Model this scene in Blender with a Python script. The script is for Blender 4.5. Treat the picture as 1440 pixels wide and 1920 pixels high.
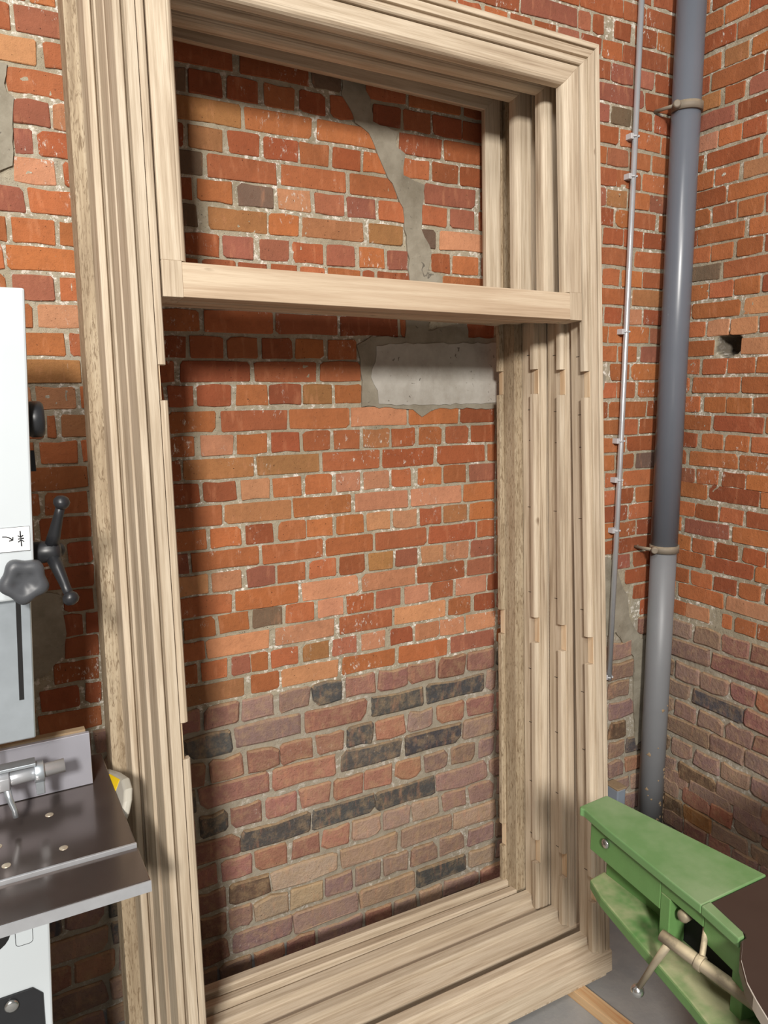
import bpy, bmesh, math, random
from mathutils import Vector, Matrix, noise
random.seed(7)
S = bpy.context.scene
COL = S.collection
for o in list(bpy.data.objects): bpy.data.objects.remove(o)

# ------------------------------------------------------------------ camera
CAM_H = 1.74
cam = bpy.data.cameras.new('camera'); cam.sensor_fit = 'VERTICAL'; cam.sensor_height = 36.0
cam.lens = 1438.24 / 1920 * 36.0; cam.clip_start = .02
co = bpy.data.objects.new('camera', cam); COL.objects.link(co)
yaw, pit, rol = .497456, -.1631906, -.0085233
fwd = Vector((math.sin(yaw)*math.cos(pit), math.cos(yaw)*math.cos(pit), math.sin(pit)))
rt = Vector((math.cos(yaw), -math.sin(yaw), 0)); up = rt.cross(fwd)
r2 = math.cos(rol)*rt + math.sin(rol)*up; u2 = -math.sin(rol)*rt + math.cos(rol)*up
M = Matrix.Identity(4)
for i in range(3): M[i][0], M[i][1], M[i][2] = r2[i], u2[i], -fwd[i]
M.translation = Vector((0, -2, CAM_H)); co.matrix_world = M
S.camera = co
# ------------------------------------------------------------------ light, world, exposure
S.view_settings.view_transform = 'Standard'; S.view_settings.look = 'None'
S.view_settings.gamma = 1.0; S.view_settings.use_curve_mapping = False
S.view_settings.exposure = 0.0
wd = bpy.data.worlds.new('world'); S.world = wd; wd.use_nodes = True
wd.node_tree.nodes['Background'].inputs[0].default_value = (.93, .97, 1.0, 1)
wd.node_tree.nodes['Background'].inputs[1].default_value = .16
def area(name, loc, target, size, power, col, sy=None):
    l = bpy.data.lights.new(name, 'AREA'); l.energy = power; l.color = col
    l.shape = 'RECTANGLE'; l.size = size; l.size_y = sy or size
    o = bpy.data.objects.new(name, l); COL.objects.link(o); o.location = loc
    o.rotation_euler = (Vector(target) - Vector(loc)).to_track_quat('-Z', 'Y').to_euler()
    return o
area('work_light', (-2.0, -6.2, 4.1), (.9, -.2, 1.1), .75, 555, (1.0, .96, .90))
area('ceiling_light', (-.9, -2.9, 4.7), (1.2, -.3, 1.0), .4, 75, (1.0, .97, .93), 1.2)

# ------------------------------------------------------------------ helpers
def srgb(r, g, b):
    f = lambda c: (c/255/12.92) if c/255 <= .04045 else ((c/255+.055)/1.055)**2.4
    return (f(r), f(g), f(b), 1)
class NT:
    def __init__(s, name):
        s.m = bpy.data.materials.new(name); s.m.use_nodes = True; s.t = s.m.node_tree
        s.b = s.t.nodes['Principled BSDF']
    def n(s, typ, **kw):
        nd = s.t.nodes.new(typ)
        for k, v in kw.items():
            if k == 'ins':
                for kk, vv in v.items():
                    if hasattr(vv, 'is_output') or isinstance(vv, bpy.types.NodeSocket): s.t.links.new(vv, nd.inputs[kk])
                    else: nd.inputs[kk].default_value = vv
            else: setattr(nd, k, v)
        return nd
    def link(s, a, b): s.t.links.new(a, b)
    def math(s, op, a, b=0.0, c=None, clamp=False):
        nd = s.n('ShaderNodeMath', operation=op, use_clamp=clamp)
        for i, v in enumerate((a, b, c)):
            if v is None: continue
            if isinstance(v, bpy.types.NodeSocket): s.link(v, nd.inputs[i])
            else: nd.inputs[i].default_value = v
        return nd.outputs[0]
    def vmul(s, a, v):
        nd = s.n('ShaderNodeVectorMath', operation='MULTIPLY'); s.link(a, nd.inputs[0]); nd.inputs[1].default_value = v
        return nd.outputs[0]
    def noise(s, vec, scale, detail=3, rough=.55, dist=0):
        nd = s.n('ShaderNodeTexNoise', ins={'Scale': scale, 'Detail': detail, 'Roughness': rough, 'Distortion': dist})
        if vec is not None: s.link(vec, nd.inputs['Vector'])
        return nd.outputs['Fac']
    def ramp(s, fac, stops):
        nd = s.n('ShaderNodeValToRGB'); s.link(fac, nd.inputs[0]); e = nd.color_ramp.elements
        while len(e) < len(stops): e.new(.5)
        for i, (p, c) in enumerate(stops): e[i].position = p; e[i].color = c if len(c) == 4 else (*c, 1)
        return nd.outputs[0]
    def mr(s, v, a, b, c=0.0, d=1.0):
        nd = s.n('ShaderNodeMapRange'); s.link(v, nd.inputs[0])
        for i, x in enumerate((a, b, c, d)): nd.inputs[1+i].default_value = x
        return nd.outputs[0]
    def mix(s, fac, a, b, bt='MIX'):
        nd = s.n('ShaderNodeMix', data_type='RGBA', blend_type=bt)
        for k, v in ((0, fac), (6, a), (7, b)):
            if isinstance(v, bpy.types.NodeSocket): s.link(v, nd.inputs[k])
            else: nd.inputs[k].default_value = v
        return nd.outputs[2]
    def bump(s, h, strength, dist):
        nd = s.n('ShaderNodeBump', ins={'Distance': dist}); s.link(h, nd.inputs['Height'])
        if isinstance(strength, bpy.types.NodeSocket): s.link(strength, nd.inputs['Strength'])
        else: nd.inputs['Strength'].default_value = strength
        s.link(nd.outputs[0], s.b.inputs['Normal'])
    def done(s, col=None, rough=None, metal=None, spec=None):
        for k, v in (('Base Color', col), ('Roughness', rough), ('Metallic', metal), ('Specular IOR Level', spec)):
            if v is None: continue
            if isinstance(v, bpy.types.NodeSocket): s.link(v, s.b.inputs[k])
            else: s.b.inputs[k].default_value = v
        return s.m
W = (1, 1, 1, 1)
def m_brick():
    k = NT('fired_brick'); at = k.n('ShaderNodeAttribute', attribute_name='bc'); g = k.n('ShaderNodeNewGeometry'); P = g.outputs['Position']
    old = at.outputs['Alpha']
    n1 = k.noise(P, 14, 4, .6); n2 = k.noise(P, 75, 5, .7); n3 = k.noise(k.vmul(P, (1, 1, .25)), 60, 3)
    v = k.math('MULTIPLY_ADD', n1, .5, .74)
    col = k.mix(1, at.outputs['Color'], k.n('ShaderNodeCombineColor', ins={0: v, 1: v, 2: v}).outputs[0], 'MULTIPLY')
    col = k.mix(k.mr(n2, .5, .85, 0, .35), col, srgb(95, 60, 42))
    col = k.mix(k.mr(n3, .56, .8, 0, .3), col, srgb(214, 150, 112))
    pit = k.mr(k.noise(P, 190, 2), .70, .76); col = k.mix(pit, col, srgb(45, 32, 26))
    wh = k.math('MULTIPLY', k.mr(k.noise(P, 5.5, 3), .53, .62), k.mr(k.noise(k.vmul(P, (1.6, 1.6, .8)), 62, 5, .75), .585, .66))
    wh = k.math('MULTIPLY', wh, k.math('MULTIPLY_ADD', old, -.75, 1.0))
    col = k.mix(wh, col, srgb(225, 215, 203))
    sp = k.n('ShaderNodeSeparateXYZ'); k.link(g.outputs['Normal'], sp.inputs[0])
    du = k.math('MULTIPLY', k.math('ADD', k.mr(sp.outputs[2], .25, .8, 0, .55), k.mr(k.noise(P, 33, 4, .7),   .45, .75, 0, .5), clamp=True), old)
    col = k.mix(du, col, srgb(176, 148, 112))
    h = k.math('ADD', k.math('MULTIPLY', n2, k.math('MULTIPLY_ADD', old, 1.4, .8)), k.math('MULTIPLY', k.noise(P, 420, 2), .3))
    h = k.math('ADD', h, k.math('MULTIPLY', k.math('SUBTRACT', wh, pit), .3))
    k.bump(h, .55, .006)
    return k.done(col, .85, 0, .25)
def m_mortar():
    k = NT('lime_mortar'); g = k.n('ShaderNodeNewGeometry'); P = g.outputs['Position']
    at = k.n('ShaderNodeAttribute', attribute_name='bc')
    n1 = k.noise(P, 7, 4); n2 = k.noise(P, 90, 5, .7)
    col = k.ramp(n1, [(.3, srgb(146, 136, 116)), (.52, srgb(170, 160, 139)), (.72, srgb(157, 150, 134))])
    col = k.mix(k.mr(n2, .45, .8, 0, .5), col, srgb(128, 118, 103))
    col = k.mix(k.mr(k.noise(P, 240, 1), .70, .74), col, srgb(70, 62, 54))
    wh = k.math('MULTIPLY', k.mr(k.noise(P, 6, 3), .44, .56), k.mr(k.noise(P, 60, 5, .75), .52, .60))
    col = k.mix(wh, col, srgb(232, 226, 216))
    col = k.mix(at.outputs['Alpha'], col, at.outputs['Color'])
    k.bump(k.math('ADD', n2, k.math('MULTIPLY', k.noise(P, 500, 2), .5)), .6, .006)
    return k.done(col, .92, 0, .2)
def m_cement(name, base, dark):
    k = NT(name); P = k.n('ShaderNodeNewGeometry').outputs['Position']
    n1 = k.noise(P, 9, 5, .65); n2 = k.noise(P, 130, 4, .7)
    col = k.mix(k.mr(n1, .38, .68), base, dark)
    col = k.mix(k.mr(k.noise(P, 38, 2, .5, 1.5), .69, .74, 0, .8), col, srgb(84, 78, 70))
    col = k.mix(k.mr(n2, .6, .8, 0, .35), col, srgb(190, 184, 174))
    k.bump(k.math('ADD', n1, k.math('MULTIPLY', n2, .25)), .35, .006)
    return k.done(col, .8, 0, .3)
def m_wood(name, light, mid, dark, fleck=0.0, scale=1.0):
    k = NT(name); at = k.n('ShaderNodeAttribute', attribute_name='gc'); oi = k.n('ShaderNodeObjectInfo')
    off = k.n('ShaderNodeCombineXYZ', ins={0: k.math('MULTIPLY', oi.outputs['Random'], 13.0), 1: k.math('MULTIPLY', oi.outputs['Random'], 29.0), 2: k.math('MULTIPLY', oi.outputs['Random'], 7.0)})
    va = k.n('ShaderNodeVectorMath', operation='ADD'); k.link(at.outputs['Vector'], va.inputs[0]); k.link(off.outputs[0], va.inputs[1]); V = va.outputs[0]
    big = k.noise(k.vmul(V, (1, 1, .055)), 38*scale, 3, .5, .8)
    band = k.noise(k.vmul(V, (1, 1, .03)), 150*scale, 4, .6, .35)
    fib = k.noise(k.vmul(V, (1, 1, .018)), 850, 2, .6)
    slow = k.noise(V, 1.6, 2)
    f = k.math('ADD', k.math('MULTIPLY', big, .5), k.math('MULTIPLY', band, .5))
    col = k.ramp(f, [(.33, dark), (.46, mid), (.58, light), (.7, mid)])
    col = k.mix(k.mr(fib, .5, .78, 0, .45), col, dark)
    col = k.mix(k.mr(slow, .4, .7, 0, .35), col, mid)
    rv = k.math('MULTIPLY_ADD', oi.outputs['Random'], .14, .93)
    col = k.mix(1, col, k.n('ShaderNodeCombineColor', ins={0: rv, 1: rv, 2: rv}).outputs[0], 'MULTIPLY')
    if fleck:
        fl = k.mr(k.noise(k.vmul(V, (1, 1, .16)), 210, 3, .65, 1.2), .5, .64)
        col = k.mix(k.math('MULTIPLY', fl, fleck), col, srgb(118, 99, 76))
    kn = k.mr(k.noise(k.vmul(V, (1, 1, .45)), 24, 1, .3), .80, .84); col = k.mix(kn, col, srgb(104, 78, 54))
    k.bump(k.math('ADD', fib, k.math('MULTIPLY', band, .4)), .18, .002)
    return k.done(col, .62, 0, .3)
def m_plain(name, c, rough=.5, metal=0, var=.12, dust=None, nscale=30, bump=0, spec=.5):
    k = NT(name); tc = k.n('ShaderNodeNewGeometry'); P = tc.outputs['Position']
    n = k.noise(P, nscale, 4, .6); v = k.math('MULTIPLY_ADD', n, var*2, 1-var)
    col = k.mix(1, c, k.n('ShaderNodeCombineColor', ins={0: v, 1: v, 2: v}).outputs[0], 'MULTIPLY')
    if dust:
        sp = k.n('ShaderNodeSeparateXYZ'); k.link(tc.outputs['Normal'], sp.inputs[0])
        d = k.math('MULTIPLY', k.mr(sp.outputs[2], .2, .8), k.mr(k.noise(P, dust[2], 4, .65), dust[3], dust[4], 0, dust[1]))
        col = k.mix(d, col, dust[0])
    if bump: k.bump(k.noise(P, 250, 3), bump, .002)
    r = k.math('MULTIPLY_ADD', n, .16, rough-.08)
    return k.done(col, r, metal, spec)
BRICK = m_brick(); MORTAR = m_mortar()
CEM = m_cement('grey_cement', srgb(150, 143, 128), srgb(120, 112, 97))
LINTEL = m_cement('concrete', srgb(176, 172, 164), srgb(150, 144, 134))
OAK = m_wood('pale_oak', srgb(205, 190, 168), srgb(184, 167, 144), srgb(146, 127, 106))
OAKF = m_wood('flecked_oak', srgb(188, 172, 147), srgb(170, 152, 126), srgb(134, 115, 92), .9, .8)
OAKC = m_wood('cut_oak', srgb(220, 200, 170), srgb(208, 180, 146), srgb(180, 146, 110))
OAKT = m_wood('transom_oak', srgb(203, 185, 160), srgb(183, 161, 136), srgb(154, 131, 106), 0, .45)
PINE = m_wood('pine', srgb(208, 180, 142), srgb(198, 162, 120), srgb(184, 130, 86))
PVC = m_plain('grey_pvc', srgb(101, 106, 115), .3, 0, .06, None, 8)
PVCD = m_plain('dusty_pvc', srgb(122, 124, 127), .45, 0, .08, None, 8)
GALV = m_plain('galvanised_steel', srgb(196, 205, 212), .35, .75, .16, None, 18)
ROD = m_plain('zinc_conduit', srgb(206, 210, 214), .3, .6, .06, None, 20)
CLIP = m_plain('pale_grey_plastic', srgb(186, 186, 188), .5, 0, .05)
RUST = m_plain('dusty_clamp', srgb(132, 122, 108), .7, .2, .2, (srgb(172, 156, 130), .9, 40, .3, .6))
WHITE = m_plain('white_enamel', srgb(200, 207, 211), .38, 0, .02, None, 6)
BLACK = m_plain('black_plastic', srgb(36, 37, 40), .38, 0, .1)
GREYP = m_plain('dark_grey_plastic', srgb(72, 74, 78), .42, 0, .08)
PAPER = m_plain('label_paper', srgb(248, 250, 250), .55, 0, .01)
INK = m_plain('black_ink', srgb(22, 22, 26), .6, 0, 0)
STEEL = m_plain('dark_table_steel', srgb(116, 106, 101), .18, .75, .1, None, 10)
EDGE = m_plain('machined_edge', srgb(186, 188, 192), .32, .5, .14, None, 40)
ALU = m_plain('brushed_aluminium', srgb(182, 182, 192), .3, .45, .07, None, 9)
DUSTY = m_plain('sawdust_wood', srgb(148, 126, 98), .9, 0, .25, None, 90)
CAST = m_plain('grey_casting', srgb(176, 172, 160), .5, 0, .06, None, 8)
YELLOW = m_plain('yellow_sticker', srgb(242, 206, 22), .5, 0, .03)
BRASS = m_plain('screw_metal', srgb(205, 192, 170), .4, .6, .15, None, 120)
GREEN = m_plain('green_enamel', srgb(104, 142, 90), .42, 0, .07, (srgb(146, 164, 128), .6, 6, .40, .66), 12, .1)
GREEND = m_plain('stained_green_enamel', srgb(98, 138, 80), .48, 0, .14, (srgb(190, 180, 146), .7, 6, .44, .62), 25, .15)
IRON = m_plain('brown_cast_iron', srgb(84, 72, 66), .34, .5, .12, None, 14)
DUSTBAR = m_plain('dusty_steel_bar', srgb(150, 138, 118), .65, .3, .15, (srgb(206, 190, 158), .95, 40, .25, .5), 40)
CHROME = m_plain('worn_chrome', srgb(190, 190, 188), .22, .9, .25, None, 60)
RIMM = m_plain('ground_steel_rim', srgb(200, 194, 184), .35, .1, .08)
DARK = m_plain('black_void', srgb(20, 19, 20), .8, 0, .2)
BLUEG = m_plain('blue_grey_plastic', srgb(128, 138, 150), .5, 0, .06, (srgb(190, 170, 140), .95, 60, .2, .4))
def m_floor():
    k = NT('concrete_floor'); P = k.n('ShaderNodeNewGeometry').outputs['Position']
    n1 = k.noise(P, 3.2, 5, .6); n2 = k.noise(P, 60, 4, .7)
    col = k.ramp(n1, [(.3, srgb(126, 128, 130)), (.5, srgb(152, 151, 149)), (.7, srgb(138, 139, 140))])
    col = k.mix(k.mr(n2, .55, .8, 0, .35), col, srgb(176, 170, 160))
    k.bump(n2, .2, .004)
    return k.done(col, .72, 0, .35)
FLOOR = m_floor()

def mesh(name, verts, faces, mats, gc=None, bc=None, smooth=False, fm=None, fix=True):
    me = bpy.data.meshes.new(name); me.from_pydata([tuple(v) for v in verts], [], faces)
    for m in (mats if isinstance(mats, (list, tuple)) else [mats]): me.materials.append(m)
    if gc:
        a = me.attributes.new('gc', 'FLOAT_VECTOR', 'POINT'); a.data.foreach_set('vector', [c for v in gc for c in v])
    if bc:
        a = me.attributes.new('bc', 'FLOAT_COLOR', 'POINT'); a.data.foreach_set('color', [c for v in bc for c in v])
    if fix:
        b = bmesh.new(); b.from_mesh(me); bmesh.ops.recalc_face_normals(b, faces=b.faces); b.to_mesh(me); b.free()
    if fm: me.polygons.foreach_set('material_index', fm)
    if smooth: me.polygons.foreach_set('use_smooth', [True]*len(me.polygons))
    return me
def link(name, me, parent=None):
    o = bpy.data.objects.new(name, me); COL.objects.link(o)
    if parent: o.parent = parent
    return o
def empty(name, loc=(0, 0, 0), label=None, cat=None, group=None):
    o = bpy.data.objects.new(name, None); COL.objects.link(o); o.location = loc; o.empty_display_size = .05
    tag(o, label, cat, group); return o
def tag(o, label=None, cat=None, group=None, kind=None):
    for kk, v in (('label', label), ('category', cat), ('group', group), ('kind', kind)):
        if v: o[kk] = v
    return o
class MB:
    """collects shapes, gives ONE mesh"""
    def __init__(s): s.v = []; s.f = []; s.g = []; s.m = []; s.sm = []
    def add(s, vs, fs, gs=None, mi=0, sm=False):
        o = len(s.v); s.v += [Vector(v) for v in vs]; s.f += [[i+o for i in f] for f in fs]
        s.g += gs if gs else [(v[0], v[1], v[2]) for v in vs]; s.m += [mi]*len(fs); s.sm += [sm]*len(fs)
    def box(s, a, b, mi=0, shear=0, z0=0):
        x0, y0, z0_, x1, y1, z1 = *a, *b
        vs = [(x, y, z) for z in (z0_, z1) for y in (y0, y1) for x in (x0, x1)]
        if shear: vs = [(x+shear*(z-z0), y, z) for x, y, z in vs]
        s.add(vs, [(0, 2, 3, 1), (4, 5, 7, 6), (0, 1, 5, 4), (2, 6, 7, 3), (0, 4, 6, 2), (1, 3, 7, 5)], None, mi)
    def prism(s, poly, axis, c0, c1, mi=0, gc=None):
        """poly in the two other axes (order x<y<z), extruded along axis"""
        n = len(poly); vs = []
        for c in (c0, c1):
            for p in poly:
                q = list(p); q.insert(axis, c); vs.append(q)
        fs = [tuple(range(n-1, -1, -1)), tuple(range(n, 2*n))] + [(i, (i+1) % n, n+(i+1) % n, n+i) for i in range(n)]
        gs = None
        if gc: gs = [gc(v) for v in vs]
        s.add(vs, fs, gs, mi)
    def tube(s, pts, r, n=12, mi=0, caps=True):
        pts = [Vector(p) for p in pts]; rs = r if isinstance(r, (list, tuple)) else [r]*len(pts)
        rings = []; d0 = (pts[1]-pts[0]).normalized(); a = d0.orthogonal().normalized()
        vs = []
        for i, p in enumerate(pts):
            d = (pts[min(i+1, len(pts)-1)] - pts[max(i-1, 0)]).normalized()
            a = (a - d*a.dot(d)).normalized(); b = d.cross(a)
            for j in range(n):
                t = 2*math.pi*j/n; vs.append(p + (a*math.cos(t)+b*math.sin(t))*rs[i])
        fs = [(i*n+j, i*n+(j+1) % n, (i+1)*n+(j+1) % n, (i+1)*n+j) for i in range(len(pts)-1) for j in range(n)]
        s.add(vs, fs, None, mi, True)
        if caps:
            k = len(s.v)-len(vs)
            s.f += [[k+j for j in range(n-1, -1, -1)], [k+(len(pts)-1)*n+j for j in range(n)]]; s.m += [mi]*2; s.sm += [False]*2
    def lathe(s, prof, o, ax, n=20, mi=0, rf=None):
        """prof: (along, radius) about axis ax through o"""
        ax = Vector(ax).normalized(); a = ax.orthogonal().normalized()
        if abs(ax.z) < .9: a = (Vector((0, 0, 1)) - ax*ax.z).normalized()
        b = ax.cross(a); o = Vector(o); vs = []
        for h, r in prof:
            for j in range(n):
                t = 2*math.pi*j/n; rr = r*(rf(t, h) if rf else 1)
                vs.append(o + ax*h + (a*math.cos(t)+b*math.sin(t))*rr)
        m = len(prof)
        fs = [(i*n+j, i*n+(j+1) % n, (i+1)*n+(j+1) % n, (i+1)*n+j) for i in range(m-1) for j in range(n)]
        s.add(vs, fs, None, mi, True); k = len(s.v)-len(vs)
        s.f += [[k+j for j in range(n-1, -1, -1)], [k+(m-1)*n+j for j in range(n)]]; s.m += [mi]*2; s.sm += [False]*2
    def ball(s, o, r, mi=0, n=14):
        s.lathe([(-r*math.cos(math.pi*i/8), max(r*math.sin(math.pi*i/8), r*.02)) for i in range(9)], o, (0, 0, 1), n, mi)
    def build(s, name, mats, parent=None, bev=0, seg=2):
        me = mesh(name, s.v, s.f, mats, s.g, None, False, s.m)
        me.polygons.foreach_set('use_smooth', s.sm)
        o = link(name, me, parent)
        if bev:
            md = o.modifiers.new('bevel', 'BEVEL'); md.width = bev; md.segments = seg; md.limit_method = 'ANGLE'; md.angle_limit = math.radians(35)
        return o

# ------------------------------------------------------------------ setting: floor, brick walls
XC = 2.28
b = MB(); b.box((-2.5, -9, -.06), (2.6, .3, 0)); fl = b.build('floor', FLOOR); tag(fl, kind='structure')
PAL = {'o': (163, 98, 61), 'p': (180, 126, 93), 'y': (156, 108, 69), 'd': (146, 82, 52), 'r': (147, 90, 70), 'g': (108, 88, 72),
       'b': (82, 80, 79), 'm': (142, 116, 105), 'w': (165, 141, 121)}
PALO = dict(PAL, d=(142, 101, 88), r=(156, 112, 95), o=(168, 111, 85))
def colr(c, old, rnd):
    r, g, bb = (PALO if old else PAL)[c]; f = rnd.uniform(.92, 1.08)
    return (*srgb(min(255, r*f), min(255, g*f*rnd.uniform(.97, 1.03)), min(255, bb*f*rnd.uniform(.95, 1.05)))[:3], 1.0 if old else 0.0)
def brick_geo(x0, x1, zc, h, old, rnd):
    """one brick: outline of ten points, sides, worn arris, face; x along the wall, y out of the wall (negative = proud)"""
    w = x1-x0; j = .0045 if old else .0022
    pr = -(.0042 + rnd.uniform(-.0012, .0014)) if not old else -(.0075 + rnd.uniform(-.003, .0045))
    c = [rnd.uniform(.0018, .0042)*(2.6 if rnd.random() < .14 else 1)*(1.9 if old else 1) for _ in range(4)]
    hh = h/2; R = lambda: rnd.uniform(-j, j)
    pts = [(x0+c[0], zc-hh), (x0+w*.5, zc-hh+R()), (x1-c[1], zc-hh), (x1, zc-hh+c[1]), (x1, zc+hh-c[2]), (x1-c[2], zc+hh), (x0+w*.47, zc+hh+R()),
           (x0+c[3], zc+hh), (x0, zc+hh-c[3]), (x0, zc-hh+c[0])]
    pts = [(x+R(), z+R()*.8) for x, z in pts]
    cx, cz = (x0+x1)/2, zc; ins = .0050 if old else .0016
    vs = [(x, .012, z) for x, z in pts]
    vs += [(x, pr+ins*.75, z) for x, z in pts]
    tl = rnd.uniform(-1, 1)*.0012
    vs += [(x - math.copysign(ins, x-cx), pr+R()*.25+tl*(x-cx)/w, z - math.copysign(ins, z-cz)) for x, z in pts]
    n = 10; fs = []
    for k in range(2): fs += [(k*n+i, k*n+(i+1) % n, (k+1)*n+(i+1) % n, (k+1)*n+i) for i in range(n)]
    fs.append(tuple(range(2*n, 3*n)))
    return vs, fs
def wall(name, rows, L0, L1, ztop, xf, zold, fillrange, patches, hole=None, limit=300):
    """rows: list of (z, height, [(x0,x1,c)...]); xf maps wall coords (along, out, up) to the world"""
    rnd = random.Random(3 if name == 'wall_back' else 11)
    step = .0075; nx = int((L1-L0)/step); nz = int(ztop/step)
    vs = []; bc = []
    for iz in range(nz+1):
        for ix in range(nx+1):
            x = L0+(L1-L0)*ix/nx; z = ztop*iz/nz
            y = -.0012 + noise.noise(Vector((x*9, z*9, 3)))*.0014 + noise.noise(Vector((x*70, z*70, 7)))*.0028
            c = [0, 0, 0, 0]
            if z < zold: y += .001 + noise.noise(Vector((x*25, z*25, 1)))*.002; c = [*srgb(152, 143, 130)[:3], .55]
            if name == 'wall_back' and z < .06 and x < .8: c = [*srgb(128, 130, 132)[:3], .85]
            if hole:
                q = ((x-hole[0])/hole[2])**2 + ((z-hole[1])/hole[3])**2 + noise.noise(Vector((x*40, z*40, 5)))*.35
                if q < 1: y += .075*min(1, (1-q)*2.2); c = [*srgb(92, 84, 74)[:3], .9]
            vs.append(xf(x, y, z)); bc.append(c)
    fs = [(i+j*(nx+1), i+1+j*(nx+1), i+1+(j+1)*(nx+1), i+(j+1)*(nx+1)) for j in range(nz) for i in range(nx)]
    base = link(name, mesh(name, vs, fs, MORTAR, None, bc, True, None, False)); tag(base, kind='structure')
    allb = []; fill = []
    for z, h, bl in rows:
        bl = sorted(bl); keep = []
        for q in bl:
            if keep and q[0] < keep[-1][1]-.004:
                if q[1] > keep[-1][1]+.05: q = (keep[-1][1]+.008, q[1], q[2])
                else: continue
            keep.append(q)
        old = z < zold
        for q in keep: allb.append((q[0], q[1], z, h, q[2], old))
        # the bricks nobody sees from the photograph's place, behind frames and past its edges
        stretcher = (sum(q[1]-q[0] for q in keep)/len(keep) > .13) if keep else rnd.random() < .5
        gaps = []; cur = fillrange[0]
        for q in keep: gaps.append((cur, q[0]-.010)); cur = q[1]+.010
        gaps.append((cur, fillrange[1]))
        for a, c in gaps:
            if c-a < .035: continue
            nom = (.185 if stretcher else .083) * (1.14 if old else 1)
            m = max(1, round((c-a+.01)/(nom+.011))); w = (c-a+.01)/m
            for i in range(m):
                x0 = a+i*w; x1 = x0+w-.01
                if any(pt_in((x0+x1)/2, z, p) or pt_in(x0+.02, z, p) or pt_in(x1-.02, z, p) for p in patches): continue
                if hole and abs((x0+x1)/2-hole[0]) < hole[2]+.03 and abs(z-hole[1]) < hole[3]*.8: continue
                fill.append((x0, x1, z, h, rnd.choice('mmmdrmb' if old else 'oooodddpyr'), old))
    allb.sort(key=lambda t: -(t[1]-t[0])*t[3])
    rest = allb[limit:]+fill; parts = allb[:limit]
    for x0, x1, z, h, c, old in parts:
        v, f = brick_geo(x0, x1, z, h, old, rnd); cc = colr(c, old, rnd)
        me = mesh('brick', [xf(*p) for p in v], f, BRICK, None, [cc]*len(v))
        link('brick', me, base)
    V = []; F = []; Cc = []
    for x0, x1, z, h, c, old in rest:
        v, f = brick_geo(x0, x1, z, h, old, rnd); o = len(V)
        V += [xf(*p) for p in v]; F += [tuple(i+o for i in q) for q in f]; Cc += [colr(c, old, rnd)]*len(v)
    o = link('brick_filling', mesh('brick_filling', V, F, BRICK, None, Cc), base); tag(o, kind='stuff')
    return base
def pt_in(x, z, poly):
    ins = False; n = len(poly)
    for i in range(n):
        x1, z1 = poly[i]; x2, z2 = poly[(i+1) % n]
        if (z1 > z) != (z2 > z) and x < (x2-x1)*(z-z1)/(z2-z1)+x1: ins = not ins
    return ins
CRACK = [(.966, 2.552), (1.026, 2.551), (1.053, 2.515), (1.06, 2.457), (1.136, 2.442), (1.13, 2.401), (1.159, 2.386), (1.153, 2.328), (1.227, 2.312), (1.218, 2.253), (1.215, 2.188), (1.248, 2.126), (1.239, 2.08), (1.286, 2.058), (1.286, 2.025), (1.24, 1.925), (1.235, 1.9), (1.376, 1.929), (1.384, 1.883), (1.56, 1.886), (1.56, 1.673), (1.473, 1.665), (1.36, 1.669), (1.262, 1.67), (1.214, 1.645), (1.184, 1.67), (1.011, 1.682), (1.016, 1.752), (1.001, 1.855), (1.046, 1.878), (1.159, 1.88), (1.16, 1.93), (1.175, 2.031), (1.17, 2.12), (1.158, 2.184), (1.152, 2.237), (1.118, 2.3), (1.079, 2.362), (1.046, 2.427), (1.003, 2.448), (.987, 2.487), (.966, 2.51)]
LFACE = [(1.06, 1.853), (1.126, 1.861), (1.288, 1.864), (1.56, 1.871), (1.56, 1.684), (1.148, 1.682), (1.065, 1.688), (1.062, 1.723), (1.041, 1.762), (1.056, 1.806)]
LP1 = [(-.1, 2.46), (.115, 2.444), (.147, 2.442), (.142, 2.387), (.159, 2.375), (.151, 2.322), (.149, 2.266), (.144, 2.231), (.096, 2.211), (-.1, 2.2)]
LP2 = [(.04, 1.26), (.116, 1.255), (.169, 1.241), (.175, 1.189), (.18, 1.136), (.171, 1.085), (.144, 1.062), (.118, 1.033), (.04, 1.03)]
RP = [(1.90, 1.137), (2.0, 1.12), (2.041, 1.1), (2.058, 1.046), (2.105, .961), (2.124, .872), (2.188, .785), (2.225, .78), (2.25, .384), (2.184, .35), (2.166, .544), (2.156, .714), (2.056, .829), (1.90, .824)]
OP = [(1.85, 1.80), (1.925, 1.795), (1.955, 1.765), (1.95, 1.72), (1.92, 1.70), (1.85, 1.705)]
XB = lambda x, y, z: (x, y, z)
XR = lambda s, y, z: (XC+y, -s, z)           # s: distance from the corner
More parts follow.
